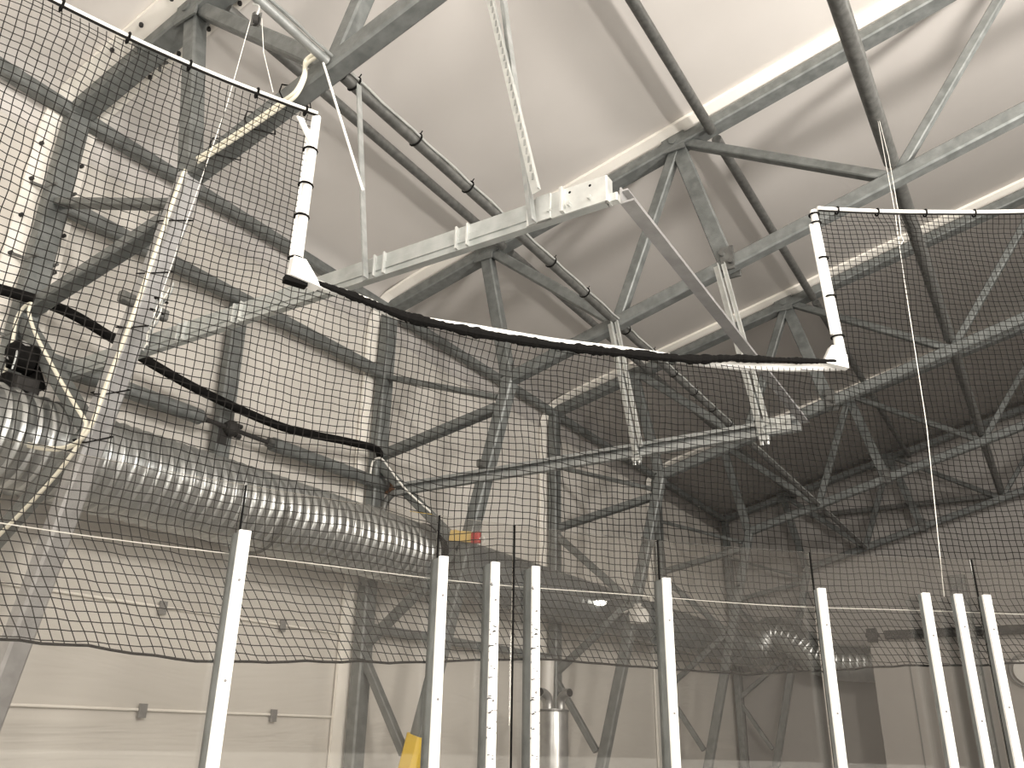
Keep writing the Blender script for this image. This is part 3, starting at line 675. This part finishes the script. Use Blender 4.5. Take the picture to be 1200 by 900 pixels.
# steel tank with three elbow vents
p = onX(648, 842, -6.35); r = .215
t = empty('vent_tank', (p.x, p.y, 0), 'round steel tank topped with three elbow vents behind the right scuffed post', 'tank')
q = MB(); q.tube([(p.x, p.y, 0), (p.x, p.y, p.z+.10), (p.x, p.y, p.z+.125), (p.x, p.y, p.z+.13)], [r, r, r*.97, r*.5], 28); mk('body', q, 'steeltank', t, True)
q = MB(); q.tube([(p.x, p.y, p.z+.09), (p.x, p.y, p.z+.115)], r+.015, 28); mk('rim', q, 'tube', t)
for k, (dx, dy, s) in enumerate(((-.12, .02, -1), (-.0, -.12, -.2), (.11, .03, 1))):
    b = V((p.x+dx, p.y+dy, p.z+.12)); d = V((s*.5, -.8 if k == 1 else -.2, 0)).normalized()
    q = MB(); q.tube(smoothpath([b, b+V((0, 0, .10)), b+V((0, 0, .17))+d*.04, b+V((0, 0, .21))+d*.12, b+V((0, 0, .22))+d*.2], 5), .062, 14); e = mk('elbow_vent', q, 'steeltank', t, True)
    mk('mouth', MB().cyl(b+V((0, 0, .22))+d*.195, b+V((0, 0, .22))+d*.205, .055, 14), 'black', t)
q = MB(); q.cyl(onX(640, 832, -7.2), onX(642, 772, -7.2), .11, 18); a = onX(640, 832, -7.2)
q.v = [(x, y, z) for x, y, z in q.v]; q.cyl((a.x, a.y, 0), (a.x, a.y, a.z), .1, 18)
thing('flue_pipe', q, 'bag', 'pale upright flue pipe on the wall beside the tank', 'pipe', None, True)
a, b = onY(850, 640, 23.95), onY(866, 900, 23.95)
q = MB(); q.beam(((a.x+b.x)/2, 23.92, 0), ((a.x+b.x)/2, 23.92, a.z), .42, .30); thing('gable_column', q, 'darkpaint', 'wide dark column at the far gable, left of the bent duct', 'column')
# heater tube on the inner wall, gable column, round vent
q = MB(); a, b = onY(1037, 744, 21.72), onY(1330, 733, 21.72); b.z = a.z
q.cyl(a, b, .10, 14); q.cyl(a-V((.42, 0, 0)), a-V((.12, 0, 0)), .05, 10); q.box(a-V((.28, 0, 0)), (.22, .16, .3))
for k in range(5): q.box(a.lerp(b, .1+.2*k)+V((0, .06, 0)), (.05, .2, .08))
thing('heater_tube', q, 'darkpaint', 'dark radiant heater tube along the top of the pale far wall', 'heater')
q = MB(); a, b = onY(1136, 690, 21.3), onY(1148, 900, 21.3); a.x = b.x = (a.x+b.x)/2; b.z = 0
q.beam(b, a+V((0, 0, .3)), .36, .24); thing('gable_column', q, 'tube', 'dark upright column before the pale far wall, between the two right posts', 'column')
c = onY(1204, 786, 21.8); q = MB(); q.cyl(c, c+V((0, .13, 0)), .26, 28); t = thing('round_vent', q, 'bag', 'pale round wall vent on the far wall at the right edge', 'vent'); LOC[t.name] = t.location.copy()
mk('ring', MB().tube([c+V((.33*math.cos(a), -.01, .33*math.sin(a))) for a in [2*PI*k/32 for k in range(32)]], .025, 8, True), 'grey', t)

# ------------------------------------------------------------------ opposite rink boards (seen mirrored in the glass)
q = MB(); q.box((9.5, -15, .62), (26, .12, 1.2)); t = thing('rink_board', q, 'white', 'straight white rink board across the ice behind the camera', 'board')
q = MB(); q.box((14, -2.5, .62), (.12, 22, 1.2)); t = thing('rink_board', q, 'white', 'straight white rink board out of frame to the right of the camera', 'board')

# ------------------------------------------------------------------ light: unseen hall lamps, with added fills and a roof wash
def uplight(p, aim, power, size=1.2, col=(1, .95, .885)):       # added area light that brightens the roof, no such fixture seen
    l = bpy.data.lights.new('added_roof_wash', 'AREA'); l.shape = 'DISK'; l.size = size; l.energy = power; l.color = col; l.spread = math.radians(120)
    o = bpy.data.objects.new('added_roof_wash', l); COL.objects.link(o); o.location = p
    o.rotation_euler = (V(aim)-V(p)).to_track_quat('-Z', 'Y').to_euler()
uplight((5.6, 5.6, Z(2.6)), (-.6, 8.8, Z(7.5)), 430)
def unseen_light(x, y, z, power, r=.6, col=(1, .95, .885)):
    l = bpy.data.lights.new('unseen_hall_light', 'POINT'); l.shadow_soft_size = r; l.energy = power; l.color = col
    o = bpy.data.objects.new('unseen_hall_light', l); COL.objects.link(o); o.location = (x, y, z)
for x, y, z, w in ((5.2, .3, 4.7, 2900), (-2.4, -2.6, 2.2, 330), (1.4, -2.6, .7, 680), (1.0, -5, 5.2, 800), (14, 1, 7.2, 1200), (7.5, 13, 6.4, 700)):  # unseen lights; the low pair and the rightmost are added fills
    unseen_light(x, y, Z(z), w)
w = bpy.data.worlds.new('world'); scene.world = w; w.use_nodes = True
w.node_tree.nodes['Background'].inputs[0].default_value = (1, .96, .9, 1); w.node_tree.nodes['Background'].inputs[1].default_value = .03
scene.view_settings.view_transform = 'Standard'; scene.view_settings.look = 'None'
scene.view_settings.exposure = 0.0; scene.view_settings.gamma = 1.0; scene.view_settings.use_curve_mapping = False
scene.cycles.max_bounces = 8; scene.cycles.diffuse_bounces = 5; scene.cycles.transparent_max_bounces = 24
